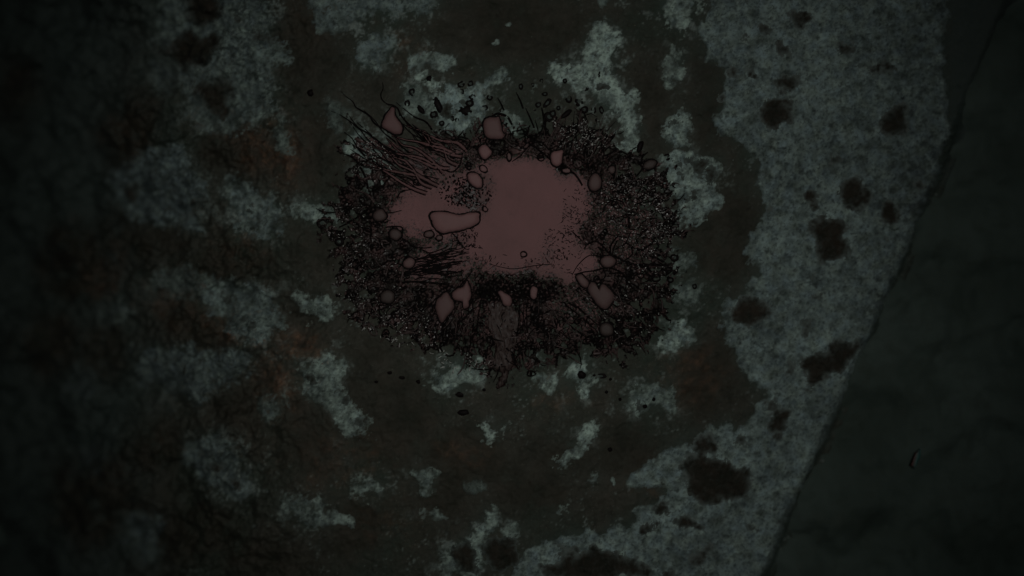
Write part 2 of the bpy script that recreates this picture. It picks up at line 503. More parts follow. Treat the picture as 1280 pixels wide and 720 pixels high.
SHEET = [(905,-120),(890,-30),(888,10),(884,40),(883,70),(899,85),(905,100),(896,140),(891,160),(905,172),(925,176),(940,186),(945,220),(950,245),(956,265),(948,285),(936,305),(930,318),(946,331),(951,346),(936,360),(915,372),(903,382),(898,405),(905,424),(921,447),(926,476),(955,479),(967,490),(946,506),(940,526),(900,531),(870,546),(840,561),(815,576),(790,590),(778,601),(800,611),(828,601),(841,616),(822,626),(788,641),(800,656),(760,664),(700,669),(672,680),(650,690),(636,724),(630,800),(640,860),(900,860),(1178,230),(1186,150),(1180,60),(1192,-60),(1190,-140)]
SPOTS = [
    [(1009,280),(1025,271),(1059,275),(1061,300),(1056,326),(1030,329),(1019,310)],
    [(1054,225),(1065,219),(1091,232),(1089,255),(1070,263),(1054,250)],
    [(949,128),(965,121),(991,127),(988,149),(970,163),(949,155)],
    ell(985, 103, 14, 12), ell(980, 60, 10, 9), ell(925, 48, 9, 5, 20), ell(1100, 86, 17, 8, -15), ell(1041, 201, 11, 8, 30), ell(1067, 212, 4, 4),
    ell(1122, 150, 14, 21, 15), ell(935, 387, 23, 20, 20), ell(962, 505, 10, 7), ell(1110, 268, 12, 16), ell(1112, 302, 5, 4),
    [(1004,450),(1030,440),(1060,424),(1081,430),(1076,450),(1056,466),(1030,476),(1007,489)],
    ell(975, 526, 17, 14, 20), ell(972, 546, 9, 7),
    [(852,580),(870,568),(896,574),(926,578),(947,600),(937,622),(902,626),(876,637),(857,616)],
    ell(812, 662, 8, 7), ell(880, 556, 15, 10, 10), ell(925, 551, 10, 9), ell(795, 676, 13, 3, 0), ell(712, 673, 5, 4), ell(855, 652, 24, 4, 20), ell(830, 637, 10, 7),
    [(676,708),(700,695),(722,688),(762,689),(800,703),(822,724),(676,726)],
    ell(700, 690, 8, 6), ell(882, 692, 22, 4, -10), ell(832, 718, 10, 8), ell(905, 650, 16, 3, 10), ell(945, 662, 14, 3, 15), ell(1010, 405, 12, 4, 10), ell(955, 468, 5, 4), ell(986, 462, 7, 5),
    ell(963, 237, 6, 4), ell(978, 308, 4, 3), ell(1012, 345, 6, 3), ell(1022, 372, 9, 4, 20), ell(1005, 422, 9, 4), ell(995, 20, 20, 9, 10), ell(1010, 585, 12, 3), ell(992, 645, 16, 3, -5), ell(940, 95, 8, 6), ell(915, 90, 10, 6, 30), ell(900, 125, 6, 5),
    ell(965, 262, 22, 4, -8), ell(1018, 252, 8, 12, 20), ell(955, 35, 8, 8), ell(1060, 60, 14, 8), ell(1150, 230, 12, 9), ell(1090, 330, 6, 5), ell(1120, 370, 6, 3),
]
LSPOTS = {  # dark clumps sitting on the left hand patches, keyed by patch number
    33: [[(244,100),(262,95),(288,100),(294,122),(286,146),(268,152),(250,134)], ell(237, 62, 30, 22, -10), [(236,-20),(276,-20),(278,20),(262,34),(236,30)], ell(330, 48, 11, 9), ell(318, 95, 8, 5), ell(205, 62, 14, 10), ell(300, 20, 8, 12, 40)],
    35: [ell(245, 255, 10, 7), ell(190, 215, 9, 6), ell(222, 240, 12, 4, 30), ell(165, 240, 8, 10)],
    36: [ell(318, 262, 5, 9, 30), ell(304, 256, 4, 5), ell(330, 276, 7, 3, -30)],
    38: [ell(320, 405, 4, 9, 20), ell(345, 384, 12, 3, -30), ell(285, 372, 10, 6, 40), ell(300, 402, 6, 5)],
    40: [ell(200, 455, 10, 5, 30), ell(230, 462, 12, 5, 40), ell(255, 448, 7, 5), ell(195, 480, 8, 5), ell(290, 462, 6, 8)],
    42: [ell(390, 470, 7, 4, 30), ell(430, 505, 8, 3, 40), ell(448, 530, 7, 4)],
    43: [ell(270, 582, 9, 5, 30), ell(290, 605, 8, 6), ell(285, 568, 7, 3, -30)],
    12: [ell(580, 700, 15, 16), ell(625, 693, 20, 22), ell(600, 712, 8, 5), ell(585, 665, 8, 4)],
    0: [ell(748, 46, 3.5, 3), ell(752, 110, 9, 5, 20)], 4: [ell(848, 214, 8, 5, 30), ell(870, 205, 14, 6, 10), ell(862, 248, 14, 5, -10), ell(890, 222, 7, 9)],
    3: [ell(842, 152, 6, 6)], 7: [ell(800, 505, 4, 3), ell(818, 496, 3, 3)], 22: [ell(580, 130, 8, 6), ell(560, 140, 6, 8)],
}
RUST = [(ell(352, 195, 18, 30), 1.0), (ell(335, 180, 30, 22), .7), (ell(320, 155, 40, 20), .5), (ell(372, 440, 22, 26), .8), (ell(355, 465, 30, 20), .8), (ell(430, 580, 60, 40), .18), (ell(556, 562, 6, 4), 1), (ell(580, 572, 26, 6), .8),
        (ell(692, 497, 18, 10), 1), (ell(268, 120, 26, 28), .55), (ell(325, 296, 16, 9), .9), (ell(300, 410, 60, 18, 25), .5), (ell(490, 650, 60, 22), .15), (ell(905, 592, 40, 18), .5), (ell(508, 68, 18, 10), .9), (ell(585, 90, 10, 12), .4), (ell(240, 100, 10, 6), .9),
        (ell(225, 370, 40, 20), .5), (ell(345, 500, 30, 30), .4), (ell(800, 608, 22, 10), .5), (ell(750, 515, 12, 6), .7), (ell(388, 20, 8, 14), .9), (ell(305, 300, 40, 14), .45), (ell(150, 165, 20, 20), .35), (ell(130, 350, 30, 14), .45), (ell(860, 470, 40, 40), .25), (ell(335, 575, 10, 6), .8), (ell(222, 496, 8, 8), .8), (ell(220, 555, 8, 10), .7)]
rustf = np.clip(field(RUST, 9, 3.0) * (1.1 + 0.3 * FB2), 0, 1)

algaef = np.zeros((NY, NX), np.float32)
for poly, b, bl in PALE:
    m, sl = pmask(poly, 9, 1.5, 40)
    algaef[sl] = np.maximum(algaef[sl], m * min(1, 0.4 + b))
m, sl = pmask(SHEET, 9, 1.5, 40)
algaef[sl] = np.maximum(algaef[sl], m * 0.8)
algaef = np.clip(algaef * 1.7, 0, 1)

wide = np.zeros((NY, NX), np.float32)
for poly, b, bl in PALE:
    m, sl = pmask(poly, 22, 2.5, 72)
    wide[sl] = np.maximum(wide[sl], m)
wide = np.clip(wide * 1.6, 0, 1)
dustf = sstep(0.15, 1.05, FB2 * 0.8 + SPECK * 0.30 + FINE * 0.5 + wide * 1.25 - 0.62) * sstep(0.02, 0.5, wide)
dustf = np.maximum(dustf, 0.8 * sstep(1.75, 2.4, SPECK * 0.8 + FB2 * 0.8))
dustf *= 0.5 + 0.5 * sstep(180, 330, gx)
DARKS = [ell(168,168,32,58),ell(215,262,30,14),ell(180,300,66,30,10),ell(92,332,48,52),ell(300,188,62,34,15),ell(288,332,74,26),ell(243,408,56,26,25),ell(300,505,34,40),ell(372,392,34,30),ell(398,312,44,34),ell(132,440,40,36),ell(248,664,64,34),ell(384,540,36,44),ell(330,700,60,24),ell(480,520,72,56),ell(582,570,60,40),ell(560,625,40,26),ell(700,570,60,20),ell(660,610,50,30),ell(385,70,40,70),ell(400,190,34,60),ell(640,35,90,40),ell(815,130,20,70),ell(885,150,16,90),ell(900,290,46,60),ell(885,470,40,50),ell(470,445,30,30),ell(20,110,30,40),ell(60,430,40,40),ell(190,560,40,30),ell(445,660,40,40),ell(780,560,40,30),ell(120,620,60,60),ell(470,110,30,16)]
darkf = field([(p, 1.0) for p in DARKS], 9, 2.2)
darkf = np.clip(darkf * (1.0 + 0.3 * FB2) * 1.05, 0, 1)
dustf *= 1 - 0.6 * darkf
algaef *= 1 - 0.8 * darkf
lowleft = np.maximum(sstep(240, 130, gx + FB * 10), sstep(1172, 1196, gx + FB * 3))

stone = empty("lichen_boulder", (0, 0, GROUND_Z))
tag(stone, "flat topped dark boulder with pale grey lichen and rusty patches under the red splash", "boulder")

# boulder body
sx = np.concatenate([np.arange(-155, 0, 8), np.arange(0, 1282, 1.7), np.arange(1286, 1420, 8)])
sy = np.concatenate([np.arange(-300, -4, 10), np.arange(0, 722, 1.7), np.arange(728, 1030, 10)])
px, py = np.meshgrid(sx, sy)
z = samp(H, px, py) + samp(dustf, px, py) * 0.0012 - 0.32 * sstep(-240, -295, py) - 0.32 * sstep(965, 1020, py)
z = np.maximum(z, GROUND_Z - 0.05)
o = obj("rock", grid_mesh("rock", px, py, z, None, {"rust": samp(rustf, px, py), "algae": samp(algaef, px, py), "dust": samp(dustf, px, py), "low": samp(lowleft, px, py), "dark": samp(darkf, px, py)}), M_STONE, stone)
o.matrix_parent_inverse = stone.matrix_basis.inverted()

HL = H.copy()                                                        # height of the top with its lichen

sheet_ref = [0]
def patch(name, poly, bright, blue, mat, parent, thick, soft, warp, base, step=1.7, update=True, holes=None, tonefun=None, brk=0):
    m, sl = pmask(poly, soft, warp, 34)
    m = np.clip(m + FB2[sl] * 0.26 * np.clip(4 * m * (1 - m), 0, 1) + SPECK[sl] * 0.07 * m * (1 - m) * 4, 0, 1)
    if brk:
        m = m * (1 - brk * sstep(0.25, 1.25, 0.55 * SPECK[sl] + 0.45 * BLOT[sl] + 0.45 * FINE[sl]))
    if holes is not None:
        m = m * (1 - holes[sl])
    ya, xa = sl[0].start + Y0, sl[1].start + X0
    yb, xb = sl[0].stop - 1 + Y0, sl[1].stop - 1 + X0
    px, py = np.meshgrid(np.arange(xa, xb, step), np.arange(ya, yb, step))
    full = np.zeros((NY, NX), np.float32); full[sl] = m
    mm = samp(full, px, py)
    hh = thick * (mm - 0.38) + (samp(SPECK, px, py) * 0.10 + samp(FINE, px, py) * 0.12) * thick * mm
    z = samp(base, px, py) + hh
    tone = bright * (0.95 + 0.22 * samp(FB2, px, py) + 0.16 * samp(FB, px, py) + 0.14 * samp(SPECK, px, py) + 0.10 * samp(FINE, px, py)) - 0.30 * sstep(0.7, 1.5, samp(SPECK, px + 400, py) * 0.7 + samp(FB2, px, py + 200) * 0.7) if tonefun is None else tonefun(px, py)
    at = {"cover": mm, "pale": np.full(mm.shape, 1.0 if parent is sheet_ref[0] else 0.3), "tone": np.clip(tone, 0.02, 1.2), "blue": np.clip(blue + 0.25 * samp(BLOT, px, py), 0, 1), "rust": samp(rustf, px, py), "algae": samp(algaef, px, py), "dust": samp(dustf, px, py), "low": samp(lowleft, px, py), "dark": samp(darkf, px, py)}
    valid = mm > 0.10
    if not valid.any():
        return None
    me = grid_mesh(name, px, py, z, valid, at)
    o = obj(name, me, mat, parent)
    if parent is stone:
        o.matrix_parent_inverse = stone.matrix_basis.inverted()
    if update:
        HL[sl] = np.maximum(HL[sl], base[sl] + thick * (m - 0.38))
    return o

# the large sheet on the right: brighter at its crisp left margin, light fall-off painted in to the right, with pitted blotches
VEIN = noise(44, 33, 0.5) + 0.5 * noise(14, 34, 0.5)
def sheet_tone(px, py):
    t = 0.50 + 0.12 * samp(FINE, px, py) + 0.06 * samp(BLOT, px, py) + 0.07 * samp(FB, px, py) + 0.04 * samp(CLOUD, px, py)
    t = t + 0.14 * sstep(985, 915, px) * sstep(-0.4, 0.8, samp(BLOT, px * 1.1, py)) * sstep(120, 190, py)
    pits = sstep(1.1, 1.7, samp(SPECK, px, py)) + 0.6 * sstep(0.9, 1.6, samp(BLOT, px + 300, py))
    t = t - 0.17 * sstep(1050, 1190, px + 24 * samp(FB, px, py))      # light fading towards the edge, put into the lichen's tone
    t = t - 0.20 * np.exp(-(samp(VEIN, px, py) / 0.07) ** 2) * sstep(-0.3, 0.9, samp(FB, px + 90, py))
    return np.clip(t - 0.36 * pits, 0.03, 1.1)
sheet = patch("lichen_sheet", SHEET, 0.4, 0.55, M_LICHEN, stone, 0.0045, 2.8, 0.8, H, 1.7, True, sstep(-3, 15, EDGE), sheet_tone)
sheet_ref[0] = sheet
patches = []
for i, (poly, b, bl) in enumerate(PALE):
    big = (max(p[0] for p in poly) - min(p[0] for p in poly)) > 20
    soft = 8.0 if poly[0][0] < 350 else (4.6 if big else 2.0)
    patches.append(patch("lichen_or_glint_patch", poly, b * (0.88 if poly[0][0] < 340 else 1.3), bl, M_LICHEN, stone, 0.0045 if big else 0.004, soft, 1.0 if big else 0.5, H, brk=0.6 if big else 0))  # left patches toned down: dimmer light there is put into their colour
BASE2 = HL.copy()
for poly in SPOTS:
    o = patch("mould_clump", poly, 0.3, 0, M_MOULD, sheet, 0.004, 4.2, 0.7, BASE2, 1.7, False, sstep(-6, 2, EDGE))
for i, lst in LSPOTS.items():
    for poly in lst:
        if patches[i]:
            patch("mould_clump", poly, 0.3, 0, M_MOULD, patches[i], 0.005, 5.5 if poly[0][0] < 360 else 3.5, 0.8, BASE2, 1.7, False)

# ------------------------------------------------------------------ the red splash
splash = empty("red_splash", (0, 0, 0))
tag(splash, "dark red dried splash with blisters and a black crusted rim on the boulder", "splash")
OUT = [(418,235),(438,214),(428,180),(440,165),(470,172),(500,190),(515,170),(560,172),(600,160),(612,150),(628,150),(645,170),(675,158),(690,150),(720,146),(742,142),(752,165),(780,182),(800,196),(822,200),(845,225),(853,250),(853,280),(840,310),(845,345),(846,385),(826,415),(800,445),(770,448),(735,440),(690,452),(650,460),(640,476),(612,474),(600,455),(570,448),(530,436),(490,422),(450,402),(425,370),(412,320),(410,270)]
MAR = [([(600,205),(640,194),(690,206),(722,214),(737,240),(735,270),(722,300),(747,315),(747,340),(716,357),(690,346),(640,347),(598,337),(580,312),(560,290),(600,262),(612,240)], 1.0),
       ([(475,268),(500,238),(540,225),(585,215),(612,212),(612,262),(600,295),(590,315),(560,304),(530,308),(505,288),(490,290)], .9),
       ([(440,140),(480,150),(520,162),(560,190),(580,170),(592,190),(560,245),(510,232),(480,205),(450,180)], .58),
       ([(500,322),(560,302),(592,312),(602,345),(560,352),(500,352)], .7),
       ([(745,240),(800,250),(815,330),(770,345),(745,300)], .42),
       ([(690,365),(740,350),(785,395),(740,418),(690,408)], .38),
       ([(535,360),(600,375),(660,378),(655,440),(580,425)], .26),
       ([(595,150),(628,145),(640,172),(600,180)], .4), ([(740,205),(770,205),(770,240),(745,240)], .5)]
DENSE = [(OUT, .0)]
mar = np.clip(field(MAR, 6, 1.4) + 0.0, 0, 1)
core = field([(MAR[0][0], 1.0), ([(478,266),(502,240),(540,226),(588,217),(612,225),(612,262),(600,298),(540,303),(505,286)], .86), ([(520,315),(560,302),(600,320),(600,345)], .3)], 9, 1.2)
dark = field([(ell(588, 248, 27, 14), 1), (ell(640, 362, 60, 22), 1), (ell(733, 250, 9, 40, 0), .9), (ell(690, 315, 26, 16, -20), .55), (ell(610, 328, 22, 8), .5), (ell(570, 300, 25, 8), .4), (ell(710, 268, 16, 26), .35), (ell(575, 430, 40, 25), .6), (ell(780, 410, 40, 30), .7), (ell(740, 205, 50, 22), .6)], 6, 1.5)
dens = np.clip(1.0 - core * 1.05 + dark * 0.75, 0, 1)
dens = np.maximum(dens, 0.0)
# vermicular wrinkles, and the same drawn out radially
iso = noise(6.5, 51, 0.38)
iso2 = noise(10.5, 52, 0.4)
cx, cy = 628.0, 285.0
th = np.arctan2(gy - cy, gx - cx)
rr = np.hypot(gx - cx, gy - cy)
nr = noise(6.5, 53, 0.35)
th2 = th + 0.05 * np.sin(rr / 23.0 + 3 * th)
rad = samp(nr, 640 + th2 * 150, 300 + rr / 7.0)
scale_mix = sstep(-0.8, 0.8, noise(36, 64, .5))
iso = (iso * 0.85 + iso2 * 0.25) * (1 - scale_mix) + (iso2 * 0.8 + noise(17, 65, .4) * 0.45 + iso * 0.15) * scale_mix
st = field([([(415,120),(480,125),(560,190),(590,200),(560,235),(500,215),(440,200)], 1), ([(495,330),(560,300),(590,310),(590,345),(520,350)], 1), ([(700,380),(730,350),(800,400),(770,430)], .7), ([(530,360),(600,370),(600,470),(540,440)], .6), ([(690,140),(760,140),(760,190),(700,190)], .8)], 7, 1.0)
vf = iso * (1 - st) + rad * st
width = dens * (1 - 0.42 * mar * (1 - dark)) * (0.55 - 0.17 * st) * (1 + 0.45 * noise(30, 66, .5) * (1 - st))
line = sstep(width + 0.10, width - 0.12, np.abs(vf)) * sstep(0.03, 0.2, dens)
line = np.maximum(line, 0.97 * sstep(0.3, 0.75, dark) * sstep(-1.1, -0.2, noise(6, 57, .4)))
shade = noise(38, 63, .6)
omask = field([(OUT, 1.0)], 6.0, 1.5)
spike = samp(noise(9, 67, 0.5), 640 + th * 150, 300 + rr / 9.0)
fringe = noise(12, 58, 0.6) * 0.18 + noise(5, 59, 0.5) * 0.12
hole = sstep(0.05, 0.8, noise(26, 68, 0.5)) * sstep(105, 150, np.hypot((gx - 632) * 0.72, gy - 300)) * 0.8
omask = np.clip(omask - hole * (omask > 0.02), 0, 1)
omask2 = np.clip(omask + (fringe + 0.26 * spike) * np.clip(4.5 * omask * (1 - omask), 0, 1), 0, 1)
pool_m = sstep(0.26, 0.50, mar + 0.12 * noise(9, 60, .6))
flat = sstep(0.1, 0.6, blur(omask, 6))
hsplash = np.maximum(HL, H + 0.001) * (1 - flat) + flat * (blur(np.maximum(HL, H + 0.001), 14) + 0.0015) + 0.0030 * (omask2 - 0.35)
ridge = (1 - line) * (0.0008 + 0.0007 * (1 - pool_m)) + vf * (0.00035 + 0.0004 * (1 - pool_m)) * dens
grit = noise(7.0, 61, 0.5)
HSP = blur(hsplash, 2.0) + ridge + grit * 0.00018 * (1 - pool_m) * dens

glintf = np.clip(sstep(0.4, 1.3, noise(30, 62, .6)) * 0.35 + field([(ell(800, 265, 48, 62), 1), (ell(432, 320, 30, 60), .8), (ell(500, 410, 60, 22), .7), (ell(460, 200, 30, 30), .7)], 10, 1.5), 0, 1)
glintf = np.clip((0.18 + glintf * 0.9) * (0.35 + 1.0 * sstep(0.0, 1.0, noise(7, 69, .5))), 0, 1)
HSP = HSP + glintf * (1 - pool_m) * (vf * 0.0011 + noise(4.5, 72, .4) * 0.00035)
ga, gb = np.meshgrid(np.arange(396, 872, 1.0), np.arange(112, 492, 1.0))
def s_(a): return samp(a, ga, gb)
zz = s_(HSP)
om = s_(omask2); pm = s_(pool_m)
o = obj("crust", grid_mesh("crust", ga, gb, zz, (om > 0.3) & (pm < 0.62), {"line": s_(line), "mar": s_(np.clip(mar * 1.25 + 0.10 + 0.16 * shade, 0, 1)), "glint": s_(glintf)}), M_CRUST, splash)
o["kind"] = "stuff"
dull = np.clip(0.92 - mar * 0.95 + 0.12 * st * (1 - core) + 0.06 * FB2 + 0.16 * sstep(0.2, 1.4, noise(15, 70, .5)) * (1 - 0.75 * core), 0, 1) * 0.9
o = obj("pool", grid_mesh("pool", ga, gb, zz, (om > 0.3) & (pm > 0.5), {"line": s_(line), "dull": s_(dull)}), M_POOL, splash)

def zsurf(px, py): return samp(HSP, np.asarray(px, float), np.asarray(py, float))
def line3(P, lift):
    zc = zsurf(P[:, 0], P[:, 1]) + lift
    x, y = to_world(P[:, 0], P[:, 1], zc)
    return np.stack([x, y, zc], -1)

# blisters, each a low dome with its black rim
BL = [([(477,154),(482,144),(487,138),(489,134),(493,135),(494,143),(500,153),(504,162),(500,168),(490,167),(481,161)], .35),
      ([(598,186),(602,181),(610,183),(615,191),(611,197),(606,199),(601,195)], .05), ([(585,217),(590,215),(597,218),(603,226),(603,234),(597,235),(590,231),(585,224)], .0), (ell(604, 211, 5, 3.5, 30, 10), .1),
      ([(538,270),(541,265),(550,264),(565,266),(580,268),(584,266),(598,266),(599,272),(597,279),(588,284),(575,288),(563,291),(553,292),(546,288),(541,280)], .0),
      (ell(607, 261, 3, 3, 0, 9), .2), ([(688,192),(692,189),(704,187),(704,195),(702,204),(697,208),(691,206),(688,199)], .0), (ell(475, 269, 8.5, 7.5, 0, 12), .75), (ell(511, 329, 7.5, 6.5, 0, 12), .45),
      ([(566,366),(570,361),(580,357),(584,350),(588,360),(589,371),(587,377),(586,384),(581,386),(578,384),(578,378),(570,376),(566,372)], .3),
      ([(545,376),(553,368),(560,365),(567,378),(566,387),(560,395),(552,404),(547,396),(544,385)], .5), ([(622,366),(625,363),(633,366),(639,372),(639,380),(635,383),(630,380),(627,373)], .25), (ell(667, 366, 5, 8.5, 5, 12), .25),
      ([(734,360),(738,353),(744,354),(748,361),(753,355),(759,358),(767,367),(768,374),(763,383),(755,386),(747,381),(740,372)], .6), ([(720,346),(727,343),(735,352),(733,360),(725,356)], .5), (ell(760, 327, 10, 7.5, 0, 14), .55),
      (ell(484, 371, 9.5, 8.5, 0, 12), .9), ([(605,152),(612,147),(624,146),(627,160),(630,172),(612,173),(605,165)], .4), (ell(765, 212, 4, 5, 0, 9), .7), (ell(812, 206, 9, 5, -25, 12), .85), (ell(758, 412, 9, 9, 0, 12), .95),
      (ell(494, 293, 8, 7, 20, 12), .75), (ell(636, 196, 3, 5, 0, 9), .5), (ell(655, 318, 4, 3, 0, 8), .1), (ell(708, 214, 6, 3, 0, 9), .35), (ell(744, 228, 8, 11, 10, 10), .6), (ell(536, 292, 6, 4, 0, 10), .6), (ell(549, 297, 4, 3, 0, 9), .5)]
def blister(poly, dullv):
    P = smooth_line(poly, 1.5, True)
    dullv = min(1.0, dullv * 1.1 + 0.06)
    P = P + np.stack([samp(WX, P[:, 0], P[:, 1]), samp(WY, P[:, 0], P[:, 1])], -1) * 0.09
    c = P.mean(0)
    lv = [(1.0, 0.0), (0.93, 0.5), (0.82, 0.8), (0.6, 0.97), (0.3, 1.0)]
    n = len(P)
    size = min(np.ptp(P[:, 0]), np.ptp(P[:, 1]))
    hgt = min(0.0042, 0.00026 * size)
    V = []
    zb = float(np.percentile(zsurf(P[:, 0], P[:, 1]), 70))
    for s, h in lv:
        Q = c + (P - c) * s
        zc = np.full(n, zb + 0.0008 + hgt * h)
        x, y = to_world(Q[:, 0], Q[:, 1], zc)
        V.append(np.stack([x, y, zc], -1))
    xc, yc = to_world(c[0], c[1], zb + hgt)
    V = np.concatenate(V + [np.array([[xc, yc, zb + 0.0008 + hgt]])])
    F = []
    for a in range(len(lv) - 1):
        for i in range(n):
            j = (i + 1) % n
            F.append((a * n + j, a * n + i, (a + 1) * n + i, (a + 1) * n + j))
    a = len(lv) - 1
    ct = len(V) - 1
    T = [(a * n + (i + 1) % n, a * n + i, ct) for i in range(n)]
    me = bpy.data.meshes.new("blister")
    me.from_pydata([tuple(v) for v in V], [], F + T)
    me.polygons.foreach_set('use_smooth', [True] * len(me.polygons))
    at = me.attributes.new("dull", 'FLOAT', 'POINT')
    at.data.foreach_set('value', [dullv] * len(V))
    o = obj("blister", me, M_BLISTER, splash)
    # the shape is wound clockwise or not: make sure it faces up
    me.update()
    if sum(p.normal.z * p.area for p in me.polygons) < 0:
        me.flip_normals()
    t = Tubes()
    Q = c + (P - c) * 1.03
    zc = np.full(n, zb + 0.0012)
    x, y = to_world(Q[:, 0], Q[:, 1], zc)
    wob = 0.00125 + 0.0003 * np.sin(np.arange(n) * 0.5 + dullv * 9) + 0.0002 * np.random.default_rng(n).standard_normal(n)
    t.add(np.stack([x, y, zc], -1), np.maximum(wob, 0.0007), 6, True, 0.7)
    obj("rim", t.mesh("rim"), M_BLACK, o)
for poly, d in BL:
    blister(poly, d)

# the square-ended drip running down from the middle
t_poly = [(614,380),(632,374),(647,380),(644,425),(638,450),(636,474),(630,480),(624,474),(620,455),(617,430),(611,402)]
m, sl = pmask(t_poly, 1.6, 0.6)
full = np.zeros((NY, NX), np.float32); full[sl] = m
pxx, pyy = np.meshgrid(np.arange(594, 662, 1.0), np.arange(362, 492, 1.0))
mm = samp(full, pxx, pyy)
rip = samp(noise(6, 71, .4), pxx * 1.5 + 200, pyy * 0.4)
obj("drip", grid_mesh("drip", pxx, pyy, samp(blur(HSP, 2), pxx, pyy) + 0.0025 * (mm - 0.3) + rip * 0.0003, mm > 0.2,
    {"line": np.clip(sstep(0.5, 0.1, np.abs(rip)) * 0.8 + sstep(0.75, 0.45, mm), 0, 1), "dull": np.full(mm.shape, 1.0)}), M_POOL, splash)

# strands: every dark or maroon thread that can be followed on its own
def strand(pts, r0, r1, mat, lift=0.0006):
    P = smooth_line(pts, 2.0)
    n = len(P)
    u = np.linspace(0, 1, n)
    r = (r0 + (r1 - r0) * u) * (0.75 + 0.25 * np.sin(u * math.pi)) * 0.001
    t = Tubes()
    t.add(line3(P, lift), r, 5)
    return obj("strand", t.mesh("strand"), mat, splash)
HAND = [
    ([(478,103),(479,110),(476,118),(478,125),(484,130),(492,132),(498,137),(500,145)], .5, 1.4), ([(426,114),(433,121),(441,127),(445,134),(455,140),(462,145),(468,154),(478,160)], .4, 1.5),
    ([(411,138),(424,143),(438,152),(448,160),(462,168),(478,182),(500,196)], .4, 1.8), ([(598,183),(590,183),(583,186),(578,192),(576,203),(572,210),(565,215),(556,212),(546,204),(538,197)], 1.1, .9),
    ([(430,165),(440,173),(448,186),(458,196),(470,204),(485,213)], .6, 1.8), ([(428,192),(440,196),(450,208),(457,222),(460,235)], .5, 1.8), ([(495,128),(505,136),(518,146),(532,152),(540,162)], .5, 1.4),
    ([(497,136),(504,148),(516,160),(527,172),(538,190)], 1.2, 1.0), ([(515,155),(528,166),(540,180),(548,190)], .9, .9), ([(455,138),(468,150),(480,166),(498,180),(520,198)], .5, 1.3),
    ([(655,190),(664,180),(676,178),(688,188),(702,202)], .8, 1.6), ([(660,178),(672,186),(690,200),(703,208)], 1.0, 1.6), ([(697,206),(704,211),(714,214),(722,222),(728,232)], .9, 1.6),
    ([(640,202),(650,195),(656,188)], .7, .9), ([(502,263),(484,266),(470,258),(452,268),(440,276),(424,284)], .7, 1.2), ([(482,284),(494,283),(503,285),(503,297),(511,303),(516,308),(528,310),(540,309)], 1.2, .9),
    ([(497,247),(500,241),(506,238),(516,237)], 1.1, .6), ([(730,310),(738,303),(746,302),(754,308),(762,317),(765,322)], .7, 1.5), ([(738,319),(752,320),(766,319),(780,326),(796,331),(818,331),(836,332)], .7, 2.0),
    ([(763,318),(763,308),(768,300),(776,290)], 1.5, .8), ([(765,319),(768,308),(772,300)], 1.3, .8), ([(778,300),(788,308),(790,318),(780,326)], .7, 1.1), ([(718,343),(730,340),(745,338),(757,335),(770,337),(780,344),(786,355),(798,365)], .9, 1.5),
    ([(723,343),(732,347),(738,354),(736,362),(728,362)], 1.0, .9), ([(754,337),(757,344),(753,350),(747,355)], .9, .9), ([(744,376),(752,386),(764,396),(772,398),(780,393)], .8, 1.2), ([(760,355),(770,368),(778,374),(786,376)], .7, 1.0),
    ([(715,344),(722,332),(732,322),(740,318)], .6, .8), ([(716,290),(722,296),(728,301)], 1.0, .7), ([(700,395),(714,408),(728,418),(735,425)], 1.0, .7), ([(727,388),(740,400),(750,408)], 1.2, .8), ([(722,392),(732,402),(745,412)], 1.0, .7),
    ([(571,362),(580,352),(588,342),(590,336)], 1.1, .8), ([(566,380),(560,398),(552,412)], 1.4, .8), ([(590,374),(592,395),(590,420),(586,440)], 1.3, .8), ([(602,372),(598,396),(596,420)], 1.0, .7), ([(650,380),(648,405),(645,430),(640,455)], 1.0, .7),
    ([(655,378),(654,400),(652,424)], .8, .6), ([(660,372),(658,395),(662,420)], .7, .6), ([(502,353),(520,352),(545,354),(562,356)], 1.3, 1.6), ([(503,347),(525,336),(552,330),(578,326)], .8, 1.0), ([(512,338),(535,330),(560,322)], .7, .9),
    ([(528,312),(536,316),(548,313),(560,308)], .9, .7), ([(565,291),(572,299),(578,308),(584,312)], .8, .6), ([(586,284),(594,280),(599,272)], .9, .6), ([(612,330),(640,336),(668,332),(690,330)], .5, .6),
    ([(645,115),(650,125),(654,136)], .6, 1.5), ([(657,135),(662,146),(668,160)], .7, 1.4), ([(622,122),(627,131),(630,138)], .6, 1.2), ([(612,148),(622,142),(634,146),(640,156)], 1.4, 1.8),
]
for pts, a, b in HAND:
    strand(pts, a, b, M_BLACK)
rng = np.random.default_rng(77)
# upper-left sheaf of drawn-out threads
for i in range(24):
    u = rng.random()
    a = np.array([415 + 85 * u + rng.normal(0, 5), 140 + 68 * (1 - u) * rng.random() - 8 * u + rng.normal(0, 5)])
    b = np.array([520 + 66 * u + rng.normal(0, 8), 238 - 44 * u + rng.normal(0, 7)])
    t0 = rng.random() * 0.45
    a = a + (b - a) * t0
    t1 = 0.55 + 0.45 * rng.random()
    e = a + (b - a) * t1
    d = (e - a); nrm = np.array([-d[1], d[0]]) / (np.linalg.norm(d) + 1e-6)
    bow = rng.normal(3, 3)
    pts = [a + d * s + nrm * (bow * math.sin(math.pi * s) + rng.normal(0, 1.0)) for s in np.linspace(0, 1, 6)]
    strand(pts, 0.35 + 0.3 * rng.random(), 0.7 + 0.7 * rng.random(), M_BLACK if i % 3 else M_STRAND, 0.0005 + 0.0006 * (i % 3 == 0))
